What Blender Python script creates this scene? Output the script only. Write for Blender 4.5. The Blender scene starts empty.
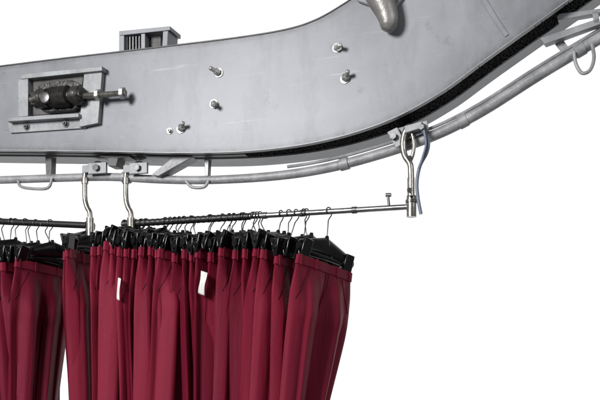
import bpy, bmesh, math, random
from mathutils import Vector, Matrix
random.seed(7)
S=bpy.context.scene
# ---------------------------------------------------------------- camera / frame
D=4.2; F=954.0; HOR=420.0; ZC=1.4
YAW=math.radians(20); s_,c_=math.sin(YAW),math.cos(YAW)
E1=Vector((c_,-s_,0)); E2=Vector((s_,c_,0)); UP=Vector((0,0,1))
def W(px,py,d=0.0):
    a=(px-300)/F
    t=(d+c_*D)/(s_*a+c_)
    return Vector((a*t,t-D,(HOR-py)/F*t+ZC))
cam=bpy.data.cameras.new("camera"); co=bpy.data.objects.new("camera",cam); S.collection.objects.link(co)
co.location=(0,-D,ZC); co.rotation_euler=(math.radians(90),0,0)
cam.sensor_width=36; cam.lens=36*F/600; cam.shift_y=(HOR-200)/600; cam.clip_end=200
S.camera=co
# ---------------------------------------------------------------- materials
def new_mat(name):
    m=bpy.data.materials.new(name); m.use_nodes=True
    return m,m.node_tree.nodes,m.node_tree.links,m.node_tree.nodes["Principled BSDF"]
def metal_mat(name,c0,c1,metallic,rough,scale=6,bump=0.05,speck=0.0,speckcol=(0.05,0.045,0.04),scratch=0.0,spec=0.5,edge=False):
    m,N,L,b=new_mat(name)
    tc=N.new("ShaderNodeNewGeometry")
    n=N.new("ShaderNodeTexNoise"); n.inputs["Scale"].default_value=scale; n.inputs["Detail"].default_value=8; n.inputs["Roughness"].default_value=0.65
    L.new(tc.outputs["Position"],n.inputs["Vector"])
    r=N.new("ShaderNodeValToRGB"); r.color_ramp.elements[0].position=0.32; r.color_ramp.elements[1].position=0.68
    r.color_ramp.elements[0].color=(*c0,1); r.color_ramp.elements[1].color=(*c1,1)
    L.new(n.outputs["Fac"],r.inputs["Fac"])
    col=r.outputs["Color"]
    def over(vec,sc,lo,hi,amt,color,rot=0):
        nonlocal col
        n2=N.new("ShaderNodeTexNoise"); n2.inputs["Scale"].default_value=sc; n2.inputs["Detail"].default_value=6; n2.inputs["Roughness"].default_value=0.75
        L.new(vec,n2.inputs["Vector"])
        r2=N.new("ShaderNodeValToRGB"); r2.color_ramp.elements[0].position=lo; r2.color_ramp.elements[1].position=hi
        r2.color_ramp.elements[0].color=(0,0,0,1); r2.color_ramp.elements[1].color=(amt,)*3+(1,)
        L.new(n2.outputs["Fac"],r2.inputs["Fac"])
        mx=N.new("ShaderNodeMixRGB"); mx.inputs[2].default_value=(*color,1)
        L.new(r2.outputs["Color"],mx.inputs[0]); L.new(col,mx.inputs[1]); col=mx.outputs[0]
    if speck>0: over(tc.outputs["Position"],scale*7,0.60,0.70,speck,speckcol)
    if scratch>0:
        mp=N.new("ShaderNodeMapping"); mp.inputs["Rotation"].default_value=(0,0.35,0.35); mp.inputs["Scale"].default_value=(1.2,1.2,30)
        L.new(tc.outputs["Position"],mp.inputs["Vector"]); over(mp.outputs[0],2.2,0.61,0.67,scratch,(0.42,0.42,0.44))
        mp=N.new("ShaderNodeMapping"); mp.inputs["Scale"].default_value=(5,5,1.6)
        L.new(tc.outputs["Position"],mp.inputs["Vector"]); over(mp.outputs[0],1.0,0.48,0.72,scratch*1.8,(0.11,0.112,0.12))
    if edge:
        uv=N.new("ShaderNodeUVMap"); uv.uv_map="UVMap"
        sx=N.new("ShaderNodeSeparateXYZ"); L.new(uv.outputs[0],sx.inputs[0])
        er=N.new("ShaderNodeValToRGB"); e=er.color_ramp.elements
        e[0].position=0.0; e[0].color=(0.9,)*3+(1,); e[1].position=0.05; e[1].color=(0.15,)*3+(1,)
        for ps,vv in ((0.18,0.0),(0.78,0.0),(0.95,0.28),(1.0,0.95)):
            k=er.color_ramp.elements.new(ps); k.color=(vv,)*3+(1,)
        L.new(sx.outputs["Y"],er.inputs["Fac"])
        n4=N.new("ShaderNodeTexNoise"); n4.inputs["Scale"].default_value=9; n4.inputs["Detail"].default_value=7; n4.inputs["Roughness"].default_value=0.8
        L.new(tc.outputs["Position"],n4.inputs["Vector"])
        mr4=N.new("ShaderNodeMapRange"); mr4.inputs[1].default_value=0.35; mr4.inputs[2].default_value=0.65; mr4.inputs[3].default_value=0.25; mr4.inputs[4].default_value=1.0
        L.new(n4.outputs["Fac"],mr4.inputs[0])
        mu=N.new("ShaderNodeMath"); mu.operation='MULTIPLY'; L.new(er.outputs["Color"],mu.inputs[0]); L.new(mr4.outputs[0],mu.inputs[1])
        mx=N.new("ShaderNodeMixRGB"); mx.inputs[2].default_value=(0.075,0.075,0.08,1)
        L.new(mu.outputs[0],mx.inputs[0]); L.new(col,mx.inputs[1]); col=mx.outputs[0]
    L.new(col,b.inputs["Base Color"])
    b.inputs["Metallic"].default_value=metallic; b.inputs["Specular IOR Level"].default_value=spec
    mr=N.new("ShaderNodeMapRange"); mr.inputs[3].default_value=rough-0.08; mr.inputs[4].default_value=rough+0.08
    L.new(n.outputs["Fac"],mr.inputs[0]); L.new(mr.outputs[0],b.inputs["Roughness"])
    if bump>0:
        n3=N.new("ShaderNodeTexNoise"); n3.inputs["Scale"].default_value=45; n3.inputs["Detail"].default_value=5
        L.new(tc.outputs["Position"],n3.inputs["Vector"])
        bp=N.new("ShaderNodeBump"); bp.inputs["Strength"].default_value=bump; bp.inputs["Distance"].default_value=0.01
        L.new(n3.outputs["Fac"],bp.inputs["Height"]); L.new(bp.outputs[0],b.inputs["Normal"])
    return m
PL=dict(c0=(0.150,0.158,0.175),c1=(0.245,0.256,0.278),metallic=0.18,rough=0.46,scale=1.8,bump=0.0,speck=0.4,speckcol=(0.10,0.10,0.11),scratch=0.25)
M_plate=metal_mat("silver_paint",**PL)
M_side=metal_mat("worn_silver_paint",edge=True,**PL)
M_plate2=metal_mat("silver_paint_light",(0.20,0.208,0.22),(0.33,0.34,0.355),0.15,0.47,7,0.08,0.55,(0.07,0.07,0.07),0.2)
M_pipe=metal_mat("painted_pipe",(0.19,0.195,0.205),(0.38,0.385,0.40),0.12,0.5,11,0.3,0.7,(0.08,0.075,0.07))
M_dark=metal_mat("dark_steel",(0.012,0.012,0.012),(0.06,0.058,0.055),0.4,0.36,24,0.5,0.6,(0.16,0.15,0.14))
M_recess=metal_mat("dark_recess",(0.03,0.03,0.03),(0.09,0.088,0.085),0.2,0.5,14,0.1,0.4,(0.02,0.02,0.02))  # darker grey for the slot panel and mount body
M_chrome=metal_mat("worn_chrome",(0.22,0.21,0.19),(0.46,0.44,0.41),0.85,0.30,25,0.1,0.5,(0.06,0.05,0.045))
M_chain=metal_mat("black_bristle",(0.002,0.002,0.002),(0.009,0.009,0.009),0.0,0.9,60,0.0,0.3,(0.05,0.05,0.05),0,0.15)
M_rail=metal_mat("grey_tube",(0.07,0.07,0.075),(0.16,0.16,0.165),0.6,0.35,20,0.06,0.5,(0.04,0.04,0.04))
M_bright=metal_mat("polished_tube",(0.24,0.24,0.245),(0.42,0.42,0.425),0.85,0.26,18,0.05,0.5,(0.08,0.08,0.08))
M_edge=metal_mat("dark_edge",(0.05,0.05,0.055),(0.10,0.10,0.105),0.2,0.5,20,0.06)
M_black=metal_mat("black_plastic",(0.003,0.003,0.004),(0.007,0.007,0.008),0.0,0.18,20,0.02)
M_wire=metal_mat("hook_wire",(0.05,0.05,0.052),(0.12,0.12,0.122),0.8,0.3,30,0.02)
M_sleeve=metal_mat("black_sleeve",(0.004,0.004,0.005),(0.012,0.012,0.012),0.0,0.45,60,0.1)
M_cable=metal_mat("blue_grey_cable",(0.09,0.12,0.17),(0.16,0.19,0.25),0.0,0.4,20,0.03)
M_tag=metal_mat("white_tag_paper",(0.62,0.61,0.58),(0.76,0.76,0.74),0.0,0.6,30,0.03)
M_red=metal_mat("red_light_paint",(0.4,0.03,0.03),(0.55,0.08,0.06),0.0,0.6,30,0.03)  # plain red of the small light under the beam
M_boltm=metal_mat("bolt_steel",(0.30,0.30,0.295),(0.5,0.495,0.48),0.45,0.36,30,0.1,0.35)
def fabric(name,c0,c1):
    m,N,L,b=new_mat(name)
    tc=N.new("ShaderNodeTexCoord"); mp=N.new("ShaderNodeMapping"); mp.inputs["Scale"].default_value=(13,13,1.6)
    L.new(tc.outputs["Object"],mp.inputs["Vector"])
    n=N.new("ShaderNodeTexNoise"); n.inputs["Scale"].default_value=1; n.inputs["Detail"].default_value=3
    L.new(mp.outputs[0],n.inputs["Vector"])
    r=N.new("ShaderNodeValToRGB"); r.color_ramp.elements[0].position=0.3; r.color_ramp.elements[1].position=0.7
    r.color_ramp.elements[0].color=(*c0,1); r.color_ramp.elements[1].color=(*c1,1)
    L.new(n.outputs["Fac"],r.inputs["Fac"])
    L.new(r.outputs["Color"],b.inputs["Base Color"])
    b.inputs["Roughness"].default_value=0.5
    b.inputs["Specular IOR Level"].default_value=0.22
    b.inputs["Specular Tint"].default_value=(1.0,0.5,0.6,1)
    n2=N.new("ShaderNodeTexNoise"); n2.inputs["Scale"].default_value=420; n2.inputs["Detail"].default_value=2
    L.new(tc.outputs["Object"],n2.inputs["Vector"])
    ad=N.new("ShaderNodeMath"); ad.operation='MULTIPLY_ADD'; ad.inputs[1].default_value=6.0
    L.new(n.outputs["Fac"],ad.inputs[0]); L.new(n2.outputs["Fac"],ad.inputs[2])
    bp=N.new("ShaderNodeBump"); bp.inputs["Strength"].default_value=0.45; bp.inputs["Distance"].default_value=0.003
    L.new(ad.outputs[0],bp.inputs["Height"]); L.new(bp.outputs[0],b.inputs["Normal"])
    return m
M_fab=[fabric("burgundy_cloth",(0.155,0.009,0.024),(0.205,0.013,0.034)),
       fabric("burgundy_cloth_deep",(0.120,0.007,0.019),(0.160,0.010,0.027))]
M_seam=fabric("burgundy_seam",(0.035,0.003,0.008),(0.05,0.004,0.011))
# ---------------------------------------------------------------- mesh helpers
WLOC={}
def empty(name,loc,parent=None):
    o=bpy.data.objects.new(name,None); o.empty_display_size=0.05
    S.collection.objects.link(o)
    o.location=Vector(loc)-(WLOC[parent.name] if parent else Vector())
    if parent: o.parent=parent
    WLOC[o.name]=Vector(loc); return o
def finish(bm,name,mat,parent=None,bevel=0.0,sharp=35,origin=None):
    bmesh.ops.recalc_face_normals(bm,faces=bm.faces)
    xs=[v.co for v in bm.verts]
    lo=Vector((min(v[i] for v in xs) for i in range(3))); hi=Vector((max(v[i] for v in xs) for i in range(3)))
    c=origin if origin is not None else (lo+hi)/2
    for v in bm.verts: v.co-=c
    for f in bm.faces: f.smooth=True
    me=bpy.data.meshes.new(name); bm.to_mesh(me); bm.free()
    me.set_sharp_from_angle(angle=math.radians(sharp))
    me.materials.append(mat)
    o=bpy.data.objects.new(name,me); S.collection.objects.link(o)
    o.location=c-(WLOC[parent.name] if parent else Vector())
    if parent: o.parent=parent
    WLOC[o.name]=Vector(c)
    if bevel>0:
        b=o.modifiers.new("bevel",'BEVEL'); b.width=bevel; b.segments=2; b.limit_method='ANGLE'; b.angle_limit=math.radians(40)
    return o
def catmull(P,n=8):
    out=[]
    for i in range(len(P)-1):
        p0=P[max(i-1,0)];p1=P[i];p2=P[i+1];p3=P[min(i+2,len(P)-1)]
        for k in range(n):
            t=k/n
            out.append(0.5*((2*p1)+(p2-p0)*t+(2*p0-5*p1+4*p2-p3)*t*t+(3*p1-p0-3*p2+p3)*t**3))
    out.append(P[-1].copy()); return out
def sweep(bm,P,r,seg=12,radii=None,flat=1.0):
    T=[]
    for i in range(len(P)):
        a=P[max(i-1,0)];b=P[min(i+1,len(P)-1)]; T.append((b-a).normalized())
    ref=Vector((0,0,1)) if abs(T[0].z)<0.9 else Vector((1,0,0))
    n=(ref-T[0]*ref.dot(T[0])).normalized()
    rings=[]
    for i,p in enumerate(P):
        n=(n-T[i]*n.dot(T[i])).normalized(); b=T[i].cross(n)
        rr=radii[i] if radii else r
        rings.append([bm.verts.new(p+(n*math.cos(2*math.pi*k/seg)+b*flat*math.sin(2*math.pi*k/seg))*rr) for k in range(seg)])
    for i in range(len(rings)-1):
        for k in range(seg):
            bm.faces.new((rings[i][k],rings[i][(k+1)%seg],rings[i+1][(k+1)%seg],rings[i+1][k]))
    bm.faces.new(rings[0][::-1]); bm.faces.new(rings[-1])
def prism(bm,pts,d0,d1):
    A=[W(x,y,d0) for x,y in pts]; sh=E2*(d1-d0)
    a=[bm.verts.new(p) for p in A]; b=[bm.verts.new(p+sh) for p in A]
    n=len(a)
    bm.faces.new(a); bm.faces.new(b[::-1])
    for i in range(n): bm.faces.new((a[i],b[i],b[(i+1)%n],a[(i+1)%n]))
def obox(bm,c,ax,ay,az,hx,hy,hz):
    vs=[]
    for i in (-1,1):
        for j in (-1,1):
            for k in (-1,1): vs.append(bm.verts.new(c+ax*hx*i+ay*hy*j+az*hz*k))
    for f in ((0,1,3,2),(4,6,7,5),(0,4,5,1),(2,3,7,6),(0,2,6,4),(1,5,7,3)): bm.faces.new([vs[i] for i in f])
def strip(bm,A,B,th,uv=False):
    a=[bm.verts.new(p) for p in A]; b=[bm.verts.new(p) for p in B]
    a2=[bm.verts.new(p+th) for p in A]; b2=[bm.verts.new(p+th) for p in B]
    n=len(a)
    for i in range(n-1):
        bm.faces.new((a[i],a[i+1],b[i+1],b[i])); bm.faces.new((a2[i],b2[i],b2[i+1],a2[i+1]))
        bm.faces.new((a[i],a2[i],a2[i+1],a[i+1])); bm.faces.new((b[i],b[i+1],b2[i+1],b2[i]))
    bm.faces.new((a[0],b[0],b2[0],a2[0])); bm.faces.new((a[-1],a2[-1],b2[-1],b[-1]))
    if uv:
        l=bm.loops.layers.uv.new("UVMap"); low=set(b)|set(b2)
        for f in bm.faces:
            for lp in f.loops: lp[l].uv=(0.5,1.0 if lp.vert in low else 0.0)
def lerp(a,b,t): return a+(b-a)*t
# ---------------------------------------------------------------- conveyor
conv=empty("overhead_conveyor",W(250,100,0.09))
conv["label"]="silver grey painted steel overhead conveyor beam bending upward"
conv["category"]="conveyor"
top=[(-60,75),(0,67),(60,59.5),(120,52.5),(180,45.5),(240,38),(285,30.5),(315,21),(345,4),(390,-26),(450,-62)]
bot=[(-60,149),(0,149.5),(60,150),(120,151),(180,152),(250,150),(320,140.5),(385,121),(440,92),(495,52),(640,-52)]
T3=catmull([W(x,y,0) for x,y in top],8); B3=catmull([W(x,y,0) for x,y in bot],8)
bm=bmesh.new(); strip(bm,T3,B3,E2*0.006,True); finish(bm,"side_plate",M_side,conv)
bm=bmesh.new(); strip(bm,[p+E2*0.19 for p in T3],[p+E2*0.19 for p in B3],E2*0.006); finish(bm,"rear_plate",M_plate,conv)
bm=bmesh.new(); strip(bm,[p+E2*0.0065 for p in T3],[p+E2*0.1895 for p in T3],UP*-0.005); finish(bm,"cover_plate",M_plate,conv)
def rib(C,d0,d1,z0,z1,name,mat):
    bm=bmesh.new()
    a=[p+E2*d0+UP*z0 for p in C]; b=[p+E2*d1+UP*z0 for p in C]
    strip(bm,a,b,UP*(z1-z0)); return finish(bm,name,mat,conv,0.0008)
rib(B3,-0.006,0.022,-0.0065,-0.001,"lower_flange",M_plate2)
rib(T3,-0.004,0.006,0.001,0.007,"upper_lip",M_edge)
# rear flange: wide at the flat part, narrowing along the bend so the slot opens gradually
bm=bmesh.new(); NB=len(B3)
w0=[lerp(0.085,0.135,min(1,max(0,(i-38)/22))) for i in range(NB)]
strip(bm,[p+E2*w0[i]+UP*-0.012 for i,p in enumerate(B3)],[p+E2*0.225+UP*-0.012 for p in B3],UP*0.010); finish(bm,"lower_flange",M_plate2,conv,0.0008)
rib(B3[:40],0.040,0.084,-0.006,-0.002,"underside_shade_cover",M_edge)  # dark colour paints in the shadow gaps under the flat part
bm=bmesh.new(); strip(bm,[p+E2*0.024+UP*0.004 for p in B3],[p+E2*0.185+UP*0.004 for p in B3],UP*0.004); finish(bm,"inner_web",M_chain,conv)
bm=bmesh.new()
C=B3[39:]
acc=[0]
for i in range(1,len(C)): acc.append(acc[-1]+(C[i]-C[i-1]).length)
def at(C,acc,q):
    for i in range(1,len(C)):
        if acc[i]>=q:
            t=(q-acc[i-1])/(acc[i]-acc[i-1]); return lerp(C[i-1],C[i],t),(C[i]-C[i-1]).normalized()
    return C[-1],(C[-1]-C[-2]).normalized()
q=0.012; R=random.Random(5)
while q<acc[-1]-0.01:
    p,t=at(C,acc,q); n=t.cross(E2).normalized()
    for w in (0.035,0.058,0.082,0.106,0.128):
        w+=R.uniform(-.012,.012)
        ax=(E2+t*R.uniform(-.3,.3)).normalized()
        obox(bm,p+E2*w+n*R.uniform(-.003,.003),ax.cross(n).normalized(),ax,n,0.0016,0.013+R.random()*0.007,0.0035)
    q+=0.0045+R.uniform(-.001,.001)
finish(bm,"sealing_brush",M_chain,conv)
bm=bmesh.new()
prism(bm,[(477,-18),(482,2),(492,18),(505,37),(509,34),(497,16),(487,-1),(482,-20)],-0.004,-0.0004)
finish(bm,"splice_plate",M_plate,conv,0.0015)
def bolt(px,py,ln=0.035,r=0.013,par=conv,d=-0.0005,mat=M_chrome,name="bolt"):
    bm=bmesh.new(); p=W(px,py,d); n=-E2
    sweep(bm,[p,p+n*0.004],r*1.45,20)
    sweep(bm,[p+n*0.004,p+n*0.016],r,6)
    sweep(bm,[p+n*0.016,p+n*0.018,p+n*ln,p+n*(ln+0.002)],0.006,12,[r*.5,r*.5,r*.5,r*.35])
    return finish(bm,name,mat,par,0.0006)
def stud(px,py,dx,dy):
    bm=bmesh.new(); p=W(px,py,-0.0005); n=(-E2*0.75+E1*dx+UP*dy).normalized()
    sweep(bm,[p+E2*0.0,p-E2*0.004],0.021,20)
    sweep(bm,[p-E2*0.002,p+n*0.020],0.0175,6)
    sweep(bm,[p+n*0.020,p+n*0.026,p+n*0.05,p+n*0.053],0.008,12,[0.0095,0.0095,0.0095,0.006])
    finish(bm,"bolt",M_boltm,conv,0.0006)
stud(219,73,-0.5,0.25); stud(345,79,0.5,0.35); stud(337,48,0.5,-0.1); stud(214,104,0.35,-0.3); stud(181,129,0.6,0.3)
bolt(170,131,0.02,0.010,mat=M_boltm)
M_cast=metal_mat("cast_silver",(0.17,0.16,0.15),(0.34,0.335,0.325),0.35,0.42,9,0.25,0.4)
lug=empty("cast_lug",W(384,5,-0.05),conv)
bm=bmesh.new()
ctrl=[(374,-40,.085),(376,-18,.075),(379,-8,.065),(382,1,.056),(385,8,.050),(387.5,15,.045),(388.5,21,.041),(388,26,.036),(387,30,.026),(386.5,31.5,.008)]
P=catmull([W(x,y,-0.045) for x,y,_ in ctrl],4); n=len(P)
rad=[lerp(ctrl[min(i//4,len(ctrl)-1)][2],ctrl[min(i//4+1,len(ctrl)-1)][2],(i%4)/4) for i in range(n)]
sweep(bm,P,0.03,24,rad,1.0); finish(bm,"hook_tip",M_cast,lug)
bm=bmesh.new()
prism(bm,[(352,-12),(404,-12),(402,-2),(396,6),(392,12),(380,12),(368,5),(357,1)],-0.022,-0.0006); finish(bm,"lug_base",M_plate2,lug,0.006)
# tensioner --------------------------------------------------
ten=empty("chain_tensioner",W(60,97,-0.02),conv)
bm=bmesh.new()
prism(bm,[(21,74),(102,66),(102,70.5),(21,79)],-0.045,-0.001)
prism(bm,[(18,79.5),(28,78.5),(28,116),(18,117)],-0.040,-0.001)
prism(bm,[(84,72.5),(102,71),(98,123),(79,127)],-0.028,-0.001)
prism(bm,[(7,117.5),(78.5,113),(78.5,117),(7,121.5)],-0.05,-0.001)
prism(bm,[(7,122),(78.5,117.5),(86,128),(10,133)],-0.012,-0.001)
finish(bm,"tensioner_bracket",M_plate2,ten,0.002)
bm=bmesh.new(); prism(bm,[(28.5,80),(83.5,74),(78.5,112),(28.5,115.5)],-0.006,-0.0008); finish(bm,"slot_panel",M_recess,ten,0.001)
bm=bmesh.new()
prism(bm,[(38,86),(54,81),(72,80),(80,84),(78,106),(73,110),(46,112),(38,108)],-0.035,-0.0065)
prism(bm,[(30,92),(38,90),(38,104),(30,105)],-0.045,-0.0065)
finish(bm,"bearing_housing",M_dark,ten,0.003)
bm=bmesh.new()
a=W(37,99,-0.06);b=W(83,95,-0.06); SC=[]
for k in range(41):
    t=k/40; r=0.050 if 0.30<t<0.72 else 0.044
    if 0.26<t<0.32 or 0.72<t<0.78: r=0.034
    if 0.32<=t<=0.72 and k%2: r-=0.004
    if t<0.03 or t>0.97: r=0.036
    SC.append((t,r))
sweep(bm,[lerp(a,b,t) for t,r in SC],0.04,26,[r for t,r in SC])
finish(bm,"screw_block",M_dark,ten)
bm=bmesh.new(); p=W(46,98,-0.10); sweep(bm,[p,p-E2*0.012,p-E2*0.014],0.02,20,[0.026,0.026,0.020]); finish(bm,"shaft_end",M_rail,ten,0.001)
a=W(30,99.5,-0.055);b=W(126,93,-0.055); n=100
bm=bmesh.new()
sweep(bm,[lerp(a,b,i/n) for i in range(n+1)],0.007,12,[0.0140 if i%2 else 0.0115 for i in range(n+1)])
finish(bm,"threaded_rod",M_chrome,ten)
for q0,q1,r,mt in ((0.70,0.735,0.027,M_boltm),(0.95,0.985,0.028,M_boltm)):
    bm=bmesh.new(); sweep(bm,[lerp(a,b,q0),lerp(a,b,q1)],r,6); finish(bm,"nut",mt,ten,0.001)
for px,py in ((27,127),(66,124)): bolt(px,py,0.022,0.012,ten,-0.0125,M_rail)
# box above the beam ------------------------------------------
jb=empty("motor_mount",W(144,42,0.08),conv)
bm=bmesh.new()
prism(bm,[(127,35),(161,31),(161,51),(127,54)],0.07,0.12); finish(bm,"mount_body",M_recess,jb,0.003)
bm=bmesh.new()
prism(bm,[(119,31),(170,26),(170,30),(119,35.4)],0.02,0.13)
prism(bm,[(119,35.6),(124,35.2),(124,54),(119,54)],0.02,0.12)
prism(bm,[(141,33.8),(145,33.4),(145,52),(141,52.5)],0.025,0.0695)
prism(bm,[(163,31.2),(168,30.7),(167,50),(162,50)],0.02,0.12)
finish(bm,"mount_frame",M_plate,jb,0.0015)
bm=bmesh.new()
for i in range(5):
    x=126+i*3.1; prism(bm,[(x,36),(x+1.4,35.9),(x+1.4,52),(x,52)],0.04,0.0695)
finish(bm,"cooling_fins",M_rail,jb)
# track pipe ----------------------------------------------------
pipe=[(-60,181),(0,180),(60,178),(110,177),(160,179.5),(210,180),(270,176.5),(320,169.5),(370,157),(430,137),(480,112),(540,74),(600,38),(660,2)]
P3=catmull([W(x,y,0.10) for x,y in pipe],6)
bm=bmesh.new(); sweep(bm,P3,0.0195,18,[0.0195+0.0045*v for v in [min(1,max(0,(i-30)/30)) for i in range(len(P3))]]); finish(bm,"track_pipe",M_pipe,conv)
bm=bmesh.new(); sweep(bm,[p+UP*0.036 for p in P3[38:]],0.0075,8); finish(bm,"guide_strip",M_pipe,conv)
for i in (20,45,58,70):
    if i<len(P3)-1:
        bm=bmesh.new(); t=(P3[i+1]-P3[i]).normalized(); sweep(bm,[P3[i]-t*0.02,P3[i]+t*0.02],0.0275,18); finish(bm,"pipe_sleeve",M_pipe,conv,0.0015)
def bracket(polys,name,mat,d0,d1):
    bm=bmesh.new()
    for p in polys: prism(bm,p,d0,d1)
    return finish(bm,name,mat,conv,0.0015)
bracket([[(45,152),(52,152),(51,176),(46,176)]],"support_bracket",M_rail,0.09,0.13)
bracket([[(204,154),(209,154),(208,176),(205,176)]],"support_bracket",M_rail,0.09,0.12)
bracket([[(100,153),(130,153),(130,157),(118,158),(116,166),(108,166),(108,158),(100,157)]],"support_bracket",M_edge,0.05,0.12)
bracket([[(146,153),(194,152),(192,157),(158,176),(152,174),(172,158),(146,158)]],"support_bracket",M_pipe,0.05,0.12)
bracket([[(540,38),(599,18),(600,24),(545,44)],[(556,14),(603,8),(603,12),(558,20)],[(592,12),(598,11),(600,22),(594,24)]],"end_frame",M_plate2,0.06,0.10)
bracket([[(552,40),(562,38),(575,56),(568,60)]],"support_bracket",M_pipe,0.10,0.115)
for pts,d in (([(18,181),(22,187),(40,189),(49,187),(52,178)],0.075),([(574,52),(576,64),(582,73),(590,70),(594,58),(592,44)],0.07),([(186,181),(192,187),(204,187),(209,180)],0.08)):
    bm=bmesh.new(); sweep(bm,catmull([W(x,y,d) for x,y in pts],6),0.0075,10); finish(bm,"hook_rod",M_pipe,conv)
bm=bmesh.new(); prism(bm,[(68,152),(80,152),(79,155),(69,155)],0.09,0.12); finish(bm,"red_light",M_red,conv,0.002)  # small reddish light, built as a red block that does not glow
# ---------------------------------------------------------------- trolleys
RD=0.10
def railpt(px): return W(px,223.5-(px-133)*0.0605,RD)
def railpt2(px): return W(px,221.5+(px)*0.045,RD+0.03)
def tubepart(pts,r,name,mat,parent,d=RD,sm=True,seg=14,radii=None):
    bm=bmesh.new(); P=[W(x,y,d) for x,y in pts]
    if sm:P=catmull(P,6)
    sweep(bm,P,r,seg,radii); return finish(bm,name,mat,parent)
t1=empty("garment_trolley",W(270,200,RD)); t1["label"]="long steel hanging rail carried by two trolley arms under the track"; t1["category"]="trolley"
t2=empty("garment_trolley",W(60,200,RD)); t2["label"]="second hanging rail with chrome arm, mostly out of view, holding trousers"; t2["category"]="trolley"
bm=bmesh.new(); a=railpt(122);b=railpt(413); sweep(bm,[a,b],0.0125,18); finish(bm,"rail",M_bright,t1)
bm=bmesh.new(); a=railpt(123);b=railpt(250); n=100
sweep(bm,[lerp(a,b,i/n) for i in range(n+1)],0.0155,16,[0.0158+(0.0014 if i%4<2 else 0) for i in range(n+1)]); finish(bm,"rail_sleeve",M_sleeve,t1)
for px in (262,300,352):
    bm=bmesh.new(); sweep(bm,[railpt(px),railpt(px+5)],0.0155,16); finish(bm,"rail_collar",M_rail,t1,0.001)
bm=bmesh.new(); sweep(bm,[railpt2(-60),railpt2(94)],0.0125,18); finish(bm,"rail",M_rail,t2)
bm=bmesh.new(); sweep(bm,[railpt2(-58),railpt2(86)],0.0163,16); finish(bm,"rail_sleeve",M_sleeve,t2)
def arm(x,par):
    tubepart([(x+12,169),(x+2,168),(x-4,171),(x-5,180),(x-5,198),(x-3,207),(x,214),(x,232)],0.0125,"arm",M_chrome,par,RD-0.02)
    tubepart([(x,218),(x,236)],0.019,"arm_foot",M_chrome,par,RD-0.02,False)
    tubepart([(x-5,178),(x-5,184)],0.017,"arm_collar",M_chrome,par,RD-0.02,False)
    bm=bmesh.new(); prism(bm,[(x-2,163),(x+16,162),(x+16,173),(x-2,174)],RD-0.05,RD-0.035)
    prism(bm,[(x-8,165.5),(x+1,164.5),(x+1,172),(x-8,173)],RD-0.035,RD-0.0195)
    finish(bm,"trolley_block",M_plate2,par,0.002)
    bm=bmesh.new(); p=W(x+7,168,RD-0.05); sweep(bm,[p,p-E2*0.016],0.017,6); finish(bm,"trolley_bolt",M_rail,par,0.001)
    bm=bmesh.new()
    sweep(bm,[W(x+8,167,RD-0.034),W(x+8,167,RD+0.03)],0.03,24); finish(bm,"wheel",M_rail,par,0.002)
arm(90,t2); arm(131,t1)
bm=bmesh.new()
prism(bm,[(387,132),(397,127),(405,142),(396,148)],RD-0.06,RD-0.046)
prism(bm,[(397,128),(427,120),(429,131),(402,141)],RD-0.038,RD-0.028)
prism(bm,[(404,126),(422,121),(421,128),(405,133)],RD-0.075,RD-0.0385)
finish(bm,"trolley_block",M_plate2,t1,0.002)
for px,py,r in ((394,137,0.016),(422,128,0.014)):
    bm=bmesh.new()
    p=W(px,py,RD-0.06); sweep(bm,[p+E2*0.03,p-E2*0.02],r,6)
    finish(bm,"trolley_bolt",M_rail,t1,0.001)
bm=bmesh.new(); sweep(bm,[W(410,131,RD-0.027),W(410,131,RD+0.035)],0.032,24); finish(bm,"wheel",M_rail,t1,0.002)
tubepart([(407,128),(404,136),(403,146),(405,156),(410,164),(411,174),(411,196)],0.0135,"arm",M_chrome,t1,RD-0.055)
tubepart([(412,133),(414,144),(413,154),(410,162)],0.008,"arm_stay",M_chrome,t1,RD-0.05)
tubepart([(411,178),(411,200)],0.0165,"arm",M_chrome,t1,RD-0.02,False)
for y in (158,190):
    bm=bmesh.new(); sweep(bm,[W(409.5,y,RD-0.08),W(409.5,y,RD+0.0)],0.011,10); finish(bm,"arm_pin",M_rail,t1)
tubepart([(411.5,196),(411.5,214),(411.5,217)],0.0215,"arm_foot",M_chrome,t1,RD-0.02,False)
tubepart([(411.5,200),(411.5,203)],0.026,"arm_collar",M_rail,t1,RD-0.02,False)
tubepart([(388,196),(389,206)],0.006,"end_stop",M_rail,t1,RD,False)
tubepart([(386,195),(391,195)],0.009,"end_stop",M_rail,t1,RD,False)
tubepart([(421,128),(428,140),(427,152),(420,166),(417,182),(418,198),(421,214)],0.0075,"cable",M_cable,t1,RD-0.06)
tubepart([(424,130),(426,144),(423,156),(419,168)],0.005,"cable",M_cable,t1,RD-0.075)
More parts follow.
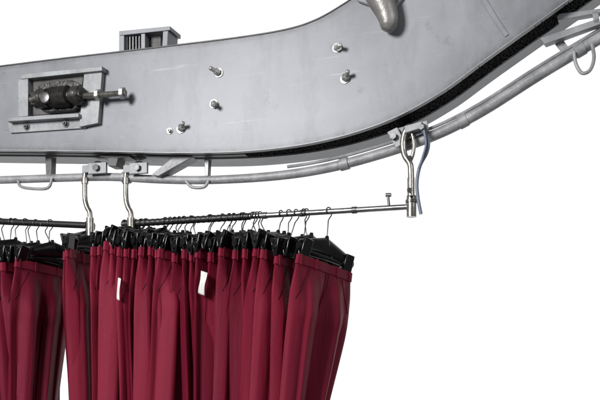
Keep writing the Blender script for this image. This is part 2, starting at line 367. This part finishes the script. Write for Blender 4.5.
# ---------------------------------------------------------------- hangers & trousers
def local_finish(bm,name,mat,parent=None,bevel=0,sharp=50):
    bmesh.ops.recalc_face_normals(bm,faces=bm.faces)
    for f in bm.faces: f.smooth=True
    me=bpy.data.meshes.new(name); bm.to_mesh(me); bm.free(); me.set_sharp_from_angle(angle=math.radians(sharp))
    me.materials.append(mat); o=bpy.data.objects.new(name,me); S.collection.objects.link(o)
    if parent:o.parent=parent
    if bevel>0:
        b=o.modifiers.new("bevel",'BEVEL'); b.width=bevel; b.segments=2; b.limit_method='ANGLE'; b.angle_limit=math.radians(40)
    return o
X=Vector((1,0,0));Y=Vector((0,1,0));Z=Vector((0,0,1))
def hanger(loc,rot,drop,tilt,hw=0.185,seed=0,off=0.0,label=None):
    RR=random.Random(seed)
    h=bpy.data.objects.new("clothes_hanger",None); S.collection.objects.link(h); h.empty_display_size=0.05
    h.location=loc; h.rotation_euler=(0,tilt,rot)
    h["label"]=label or "black plastic clip hanger hooked over the steel rail"; h["category"]="clothes hanger"; h["group"]="black hangers on the rails"
    zb=-drop+0.078+RR.uniform(-0.004,0.010)
    r=0.019; th=math.pi/2-rot-YAW
    O=Vector((off*math.sin(th),-off*math.cos(th),off*0.0))
    P=[O+Vector((-r*math.cos(a),0,r*math.sin(a))) for a in [math.radians(x) for x in range(-35,181,15)]]
    P+= [O+Vector((r*0.9,0,-0.014)),O+Vector((r*0.35,0,-0.028)),O*0.85+Vector((0,0,-0.04)),O*0.4+Vector((RR.uniform(-.008,.008),RR.uniform(-.008,.008),(zb-0.04)/2)),Vector((0,0,zb))]
    bm=bmesh.new(); sweep(bm,P,0.0027,8); local_finish(bm,"hook",M_wire,h)
    bm=bmesh.new(); n=28
    rings=[]
    for i in range(n+1):
        u=-hw+2*hw*i/n; q=abs(u)/hw
        zc=zb-0.040*q**1.3; hh=0.025+0.013*(1-q)**2; tt=0.0135
        if q>0.93: hh*=0.7
        ring=[]
        for k in range(12):
            a=2*math.pi*k/12; ring.append(bm.verts.new(Vector((u,tt*math.cos(a),zc+hh*math.sin(a)))))
        rings.append(ring)
    for i in range(n):
        for k in range(12): bm.faces.new((rings[i][k],rings[i][(k+1)%12],rings[i+1][(k+1)%12],rings[i+1][k]))
    bm.faces.new(rings[0]);bm.faces.new(rings[-1][::-1])
    sweep(bm,[Vector((0,0,zb+0.045)),Vector((0,0,zb))],0.010,10,[0.008,0.017])
    sweep(bm,[Vector((-hw*0.95,0,zb-0.054)),Vector((hw*0.95,0,zb-0.054))],0.010,8)
    local_finish(bm,"hanger_body",M_black,h)
    for sd in (-1,1):
        u=sd*hw*RR.uniform(0.76,0.90); lean=RR.uniform(-0.12,0.12)
        bm=bmesh.new(); zc=zb-0.050+RR.uniform(-.004,.004); sp=RR.uniform(0.16,0.28); hz=RR.uniform(0.040,0.046)
        for sg in (-1,1):
            a=(Z+Y*sp*sg+X*lean).normalized(); b=(X-a*X.dot(a)).normalized()
            obox(bm,Vector((u,0.013*sg,zc+0.006)),b,a.cross(b),a,0.028,0.006,hz)
        sweep(bm,[Vector((u-0.031,0,zc+0.006)),Vector((u+0.031,0,zc+0.006))],0.015,12)
        local_finish(bm,"clip",M_black,h,0.004)
    return h
def smooth(a,b,x):
    t=min(max((x-a)/(b-a),0),1); return t*t*(3-2*t)
def trousers(loc,rot,drop,tilt,seed,mat,W0=0.185,tag=None,label=None,sway=None,calm=1.0,detail=False,narrow=None):
    R=random.Random(seed)
    Lg=1.04; CR=0.27; rows=84; M=34
    ph=[R.uniform(0,6.28) for _ in range(8)]
    fr=[R.uniform(1.6,2.6),R.uniform(4.0,5.2)]
    sw=R.uniform(-0.02,0.01) if sway is None else sway; shrink=R.uniform(0.70,0.84)
    if narrow: shrink=narrow
    cq=R.uniform(0.46,0.62)
    def half(s):
        return W0*(1+0.06*smooth(0,0.18,s))*lerp(1,shrink,smooth(0.12,0.85,s))
    def tri(x):   # crest pressed, valley rounded
        y=(x/(2*math.pi))%1.0; v=1-abs(2*y-1)
        return (0.6*v+0.4*v*v)*2-1
    def point(s,uu,side):
        U=half(s); zz=-s
        gap=0.004+0.016*smooth(CR,0.95,s)
        leg=smooth(0.03,CR,s)
        T1=(0.012+0.010*smooth(0,0.2,s))*max(0,(1-abs(uu)**2.6))**0.55
        v=(abs(uu)-cq)/(cq if abs(uu)<cq else 1-cq)
        T2=0.044*max(0,(1-abs(v)))**0.95+0.003*max(0,1-v*v)+(1-smooth(CR-0.03,CR+0.04,s))*0.006*(1-abs(uu)**4)
        T=lerp(T1,T2,leg)
        if s>CR and abs(uu)<1e-6: T=0
        A=(0.0015+0.0145*smooth(0.01,0.32,s))*calm
        w=A*math.sin(fr[0]*uu*1.7+ph[0]+0.5*math.sin(s*1.5+ph[1]))+1.1*A*tri(fr[1]*uu*2.2+ph[2]+0.3*math.sin(2.5*s+ph[6]))
        side_fold=0.004*smooth(0.02,0.25,s)*math.sin(14*uu+ph[3]+side*1.3+1.2*s)*(1-abs(uu)**4)*(0.6+0.4*math.sin(5*s+ph[7]))
        ue=uu*U+0.004*smooth(0.05,0.5,s)*math.sin(3*s+ph[4]+uu*2)+sw*s
        w2=0.0018*math.exp(-((s-0.12)/0.1)**2)*math.sin(34*s+14*abs(uu)+ph[5])
        return Vector((ue,side*(T+0.0015+side_fold*side+w2*side if T>0.002 else T)+w,zz)),gap
    bm=bmesh.new()
    z0=-drop
    for sg in (-1,1):
        for side in (-1,1):
            grid=[]
            for i in range(rows+1):
                s=Lg*i/rows; row=[]
                for j in range(M+1):
                    q=j/M; q=0.5*(0.5-0.5*math.cos(math.pi*q))+0.5*q
                    p,gap=point(s,sg*q,side)
                    if j==0:
                        if s>CR:
                            pa,_=point(s,0.0,1); pb,_=point(s,0.0,-1); p=(pa+pb)/2; p.x+=sg*gap
                    elif j==M:
                        pa,_=point(s,sg*1.0,1); pb,_=point(s,sg*1.0,-1); p=(pa+pb)/2
                    p.z+=z0; row.append(bm.verts.new(p))
                grid.append(row)
            for i in range(rows):
                for j in range(M):
                    bm.faces.new((grid[i][j],grid[i][j+1],grid[i+1][j+1],grid[i+1][j]))
    bmesh.ops.remove_doubles(bm,verts=bm.verts,dist=0.0004)
    o=local_finish(bm,"trousers",mat,None,0,60)
    o.location=loc; o.rotation_euler=(0,tilt,rot)
    o["label"]=label or "burgundy dress trousers clipped by the waist to a black hanger"; o["category"]="trousers"; o["group"]="burgundy trousers on the rails"
    bm=bmesh.new(); n=56; rings=[]
    for zi,(zz,ex) in enumerate(((0.006,0.0005),(0.005,0.0035),(-0.018,0.0042),(-0.036,0.0042),(-0.0375,0.0006))):
        ring=[]
        for k in range(n):
            a=2*math.pi*k/n; uu=math.cos(a); side=1 if math.sin(a)>=0 else -1
            p,_=point(max(0,-zz),uu*0.9999,side)
            p.y+=side*ex*min(1,abs(math.sin(a))*4); p.x+=math.copysign(ex,uu)*abs(uu)
            ring.append(bm.verts.new(Vector((p.x,p.y,z0+zz))))
        rings.append(ring)
    for i in range(4):
        for k in range(n): bm.faces.new((rings[i][k],rings[i][(k+1)%n],rings[i+1][(k+1)%n],rings[i+1][k]))
    local_finish(bm,"waistband",M_fab[0],o,0,40)
    for uu in (-0.9,-0.4,0.4,0.88):
        bm=bmesh.new(); p,_=point(0.018,uu,-1)
        obox(bm,Vector((p.x,p.y-0.0062,z0-0.017)),X,Y,Z,0.006,0.0018,0.024)
        local_finish(bm,"belt_loop",mat,o,0.001)
    def line(pts,r,name):
        bm=bmesh.new(); P=[]
        for s,uu in pts:
            p,_=point(s,uu,-1); P.append(Vector((p.x,p.y-0.0006,z0-s)))
        sweep(bm,P,r,6); local_finish(bm,name,M_seam,o)
    line([(0.045+0.15*i/12,-0.60-0.30*i/12) for i in range(13)],0.0017,"pocket_edge")
    if detail:
        line([(0.045+0.15*i/12,0.60+0.30*i/12) for i in range(13)],0.0017,"pocket_edge")
        line([(0.04+0.22*i/20,0.02) for i in range(21)],0.0017,"fly_seam")
        line([(0.04+0.12*i/14,0.12-0.10*(i/14)**3) for i in range(15)],0.0012,"fly_seam")
    if tag:
        w,hh,zt,cu,yo=tag
        bm=bmesh.new(); g=[]
        for i in range(13):
            row=[]
            for j in range(7):
                q=i/12; qq=j/6
                yy=(qq-0.5)*w*(1-0.25*math.sin(3*q)**2)
                row.append(bm.verts.new(Vector((-W0-0.040-cu*math.sin(q*2.6)-0.3*cu*math.sin(qq*6+5*q),yo+yy+cu*1.2*q-0.5*cu*math.sin(5*q),z0-zt-hh*q+0.35*yy))))
            g.append(row)
        for i in range(12):
            for j in range(6): bm.faces.new((g[i][j],g[i][j+1],g[i+1][j+1],g[i+1][j]))
        t=local_finish(bm,"price_tag",M_tag,o); t["label"]="small white paper tag hanging from the waist"
        md=t.modifiers.new("thick",'SOLIDIFY'); md.thickness=0.0008
    return o
def drop_main(px):
    pts=[(80,0.150),(110,0.140),(135,0.142),(175,0.165),(215,0.195),(260,0.192),(300,0.225),(330,0.245)]
    for (a,da),(b,db) in zip(pts,pts[1:]):
        if a<=px<=b: return lerp(da,db,(px-a)/(b-a))
    return pts[0][1] if px<80 else pts[-1][1]
R=random.Random(3)
xs=[125,129,136,142,147,154,161,168,175,183,191,199,207,215,224,232,241,250,259,269,279,290,303,329]
for i,px in enumerate(xs):
    last=i==len(xs)-1
    loc=railpt(px); th=math.radians(34+R.uniform(-8,8)) if not last else math.radians(42)
    if i<3: th=math.radians((47,42,38)[i])
    if i in (len(xs)-2,len(xs)-3): th=math.radians(38)
    rot=math.pi/2-th; dr=drop_main(px)+R.uniform(-0.010,0.010); tl=math.radians(R.uniform(-2,5))
    sway=None; calm=1.0; nar=None
    if px>270: tl=math.radians(4+R.uniform(-1,2)); sway=-0.07
    if last: tl=math.radians(6.5); sway=-0.13; dr=drop_main(px); calm=0.95; nar=0.70
    tag=None
    if px==232: tag=(0.036,0.10,0.085,0.010,0.0)
    if px==154: tag=(0.020,0.10,0.14,0.005,-0.012)
    off=R.choice((-1,1))*R.uniform(0.01,0.045) if 3<i<len(xs)-1 else 0.0
    hanger(loc,rot,dr,tl,seed=i,off=off); trousers(loc,rot,dr,tl,100+i,M_fab[0] if R.random()<0.7 else M_fab[1],tag=tag,label="burgundy dress trousers with a white tag at the waist" if tag else None,sway=sway,calm=calm,detail=last,narrow=nar)
RE=random.Random(21)
for i,px in enumerate([139,151,165,187,211,228,245,263,284,312]):
    th=math.radians(RE.uniform(30,46)); tl=math.radians(RE.uniform(-3,6))
    hanger(railpt(px),math.pi/2-th,drop_main(px)-RE.uniform(0.004,0.014) if px<300 else 0.218,tl,hw=RE.uniform(0.172,0.185),seed=200+i,off=RE.uniform(-0.05,0.05),label="empty black plastic clip hanger bunched between loaded ones")
xs2=[-26,-15,-4,5,12,24,31,47,87,92]
for i,px in enumerate(xs2):
    loc=railpt2(px); th=math.radians(33+R.uniform(-7,7)); dr=(0.225 if px<60 else 0.150)+R.uniform(-0.01,0.01)
    tl=math.radians(R.uniform(-3,3)); sway=None
    if px==47: tl=math.radians(3); sway=-0.05
    if px>60: th=math.radians((20,34)[px>90]); tl=math.radians(-1); sway=0.0
    rot=math.pi/2-th
    hanger(loc,rot,dr,tl,seed=50+i,off=R.uniform(-0.03,0.03) if px<60 else 0); trousers(loc,rot,dr,tl,300+i,M_fab[1] if px<60 else M_fab[0],sway=sway)
for i,px in enumerate([0,17,38,52]):
    th=math.radians(RE.uniform(30,50)); tl=math.radians(RE.uniform(-6,6))
    hanger(railpt2(px),math.pi/2-th,0.21,tl,hw=0.175,seed=230+i,off=RE.uniform(-0.05,0.05),label="empty black plastic clip hanger bunched between loaded ones")
# ---------------------------------------------------------------- light: white studio surround
w=bpy.data.worlds.new("World"); S.world=w; w.use_nodes=True
N=w.node_tree.nodes; L=w.node_tree.links; bg=N["Background"]
tc=N.new("ShaderNodeTexCoord"); sp=N.new("ShaderNodeSeparateXYZ"); L.new(tc.outputs["Generated"],sp.inputs[0])
m1=N.new("ShaderNodeMapRange"); m1.interpolation_type='SMOOTHSTEP'
m1.inputs[1].default_value=0.2; m1.inputs[2].default_value=0.75; m1.inputs[3].default_value=0.13; m1.inputs[4].default_value=1.08
L.new(sp.outputs["Y"],m1.inputs[0]); L.new(m1.outputs[0],bg.inputs["Strength"])
bg.inputs["Color"].default_value=(1,1,1,1)
def area(name,loc,target,size,power,col=(1,1,1)):
    l=bpy.data.lights.new(name,'AREA'); l.size=size; l.energy=power; l.color=col
    o=bpy.data.objects.new(name,l); S.collection.objects.link(o); o.location=loc
    o.rotation_euler=(Vector(target)-Vector(loc)).to_track_quat('-Z','Y').to_euler()
area("key_light",(-4.0,-4.4,4.0),(0,0,2.2),1.8,460,(1,0.985,0.975))
area("fill_light",(3.6,-4.0,4.2),(0.2,0,2.2),1.5,70)
S.view_settings.view_transform='Standard'; S.view_settings.look='None'; S.view_settings.exposure=0
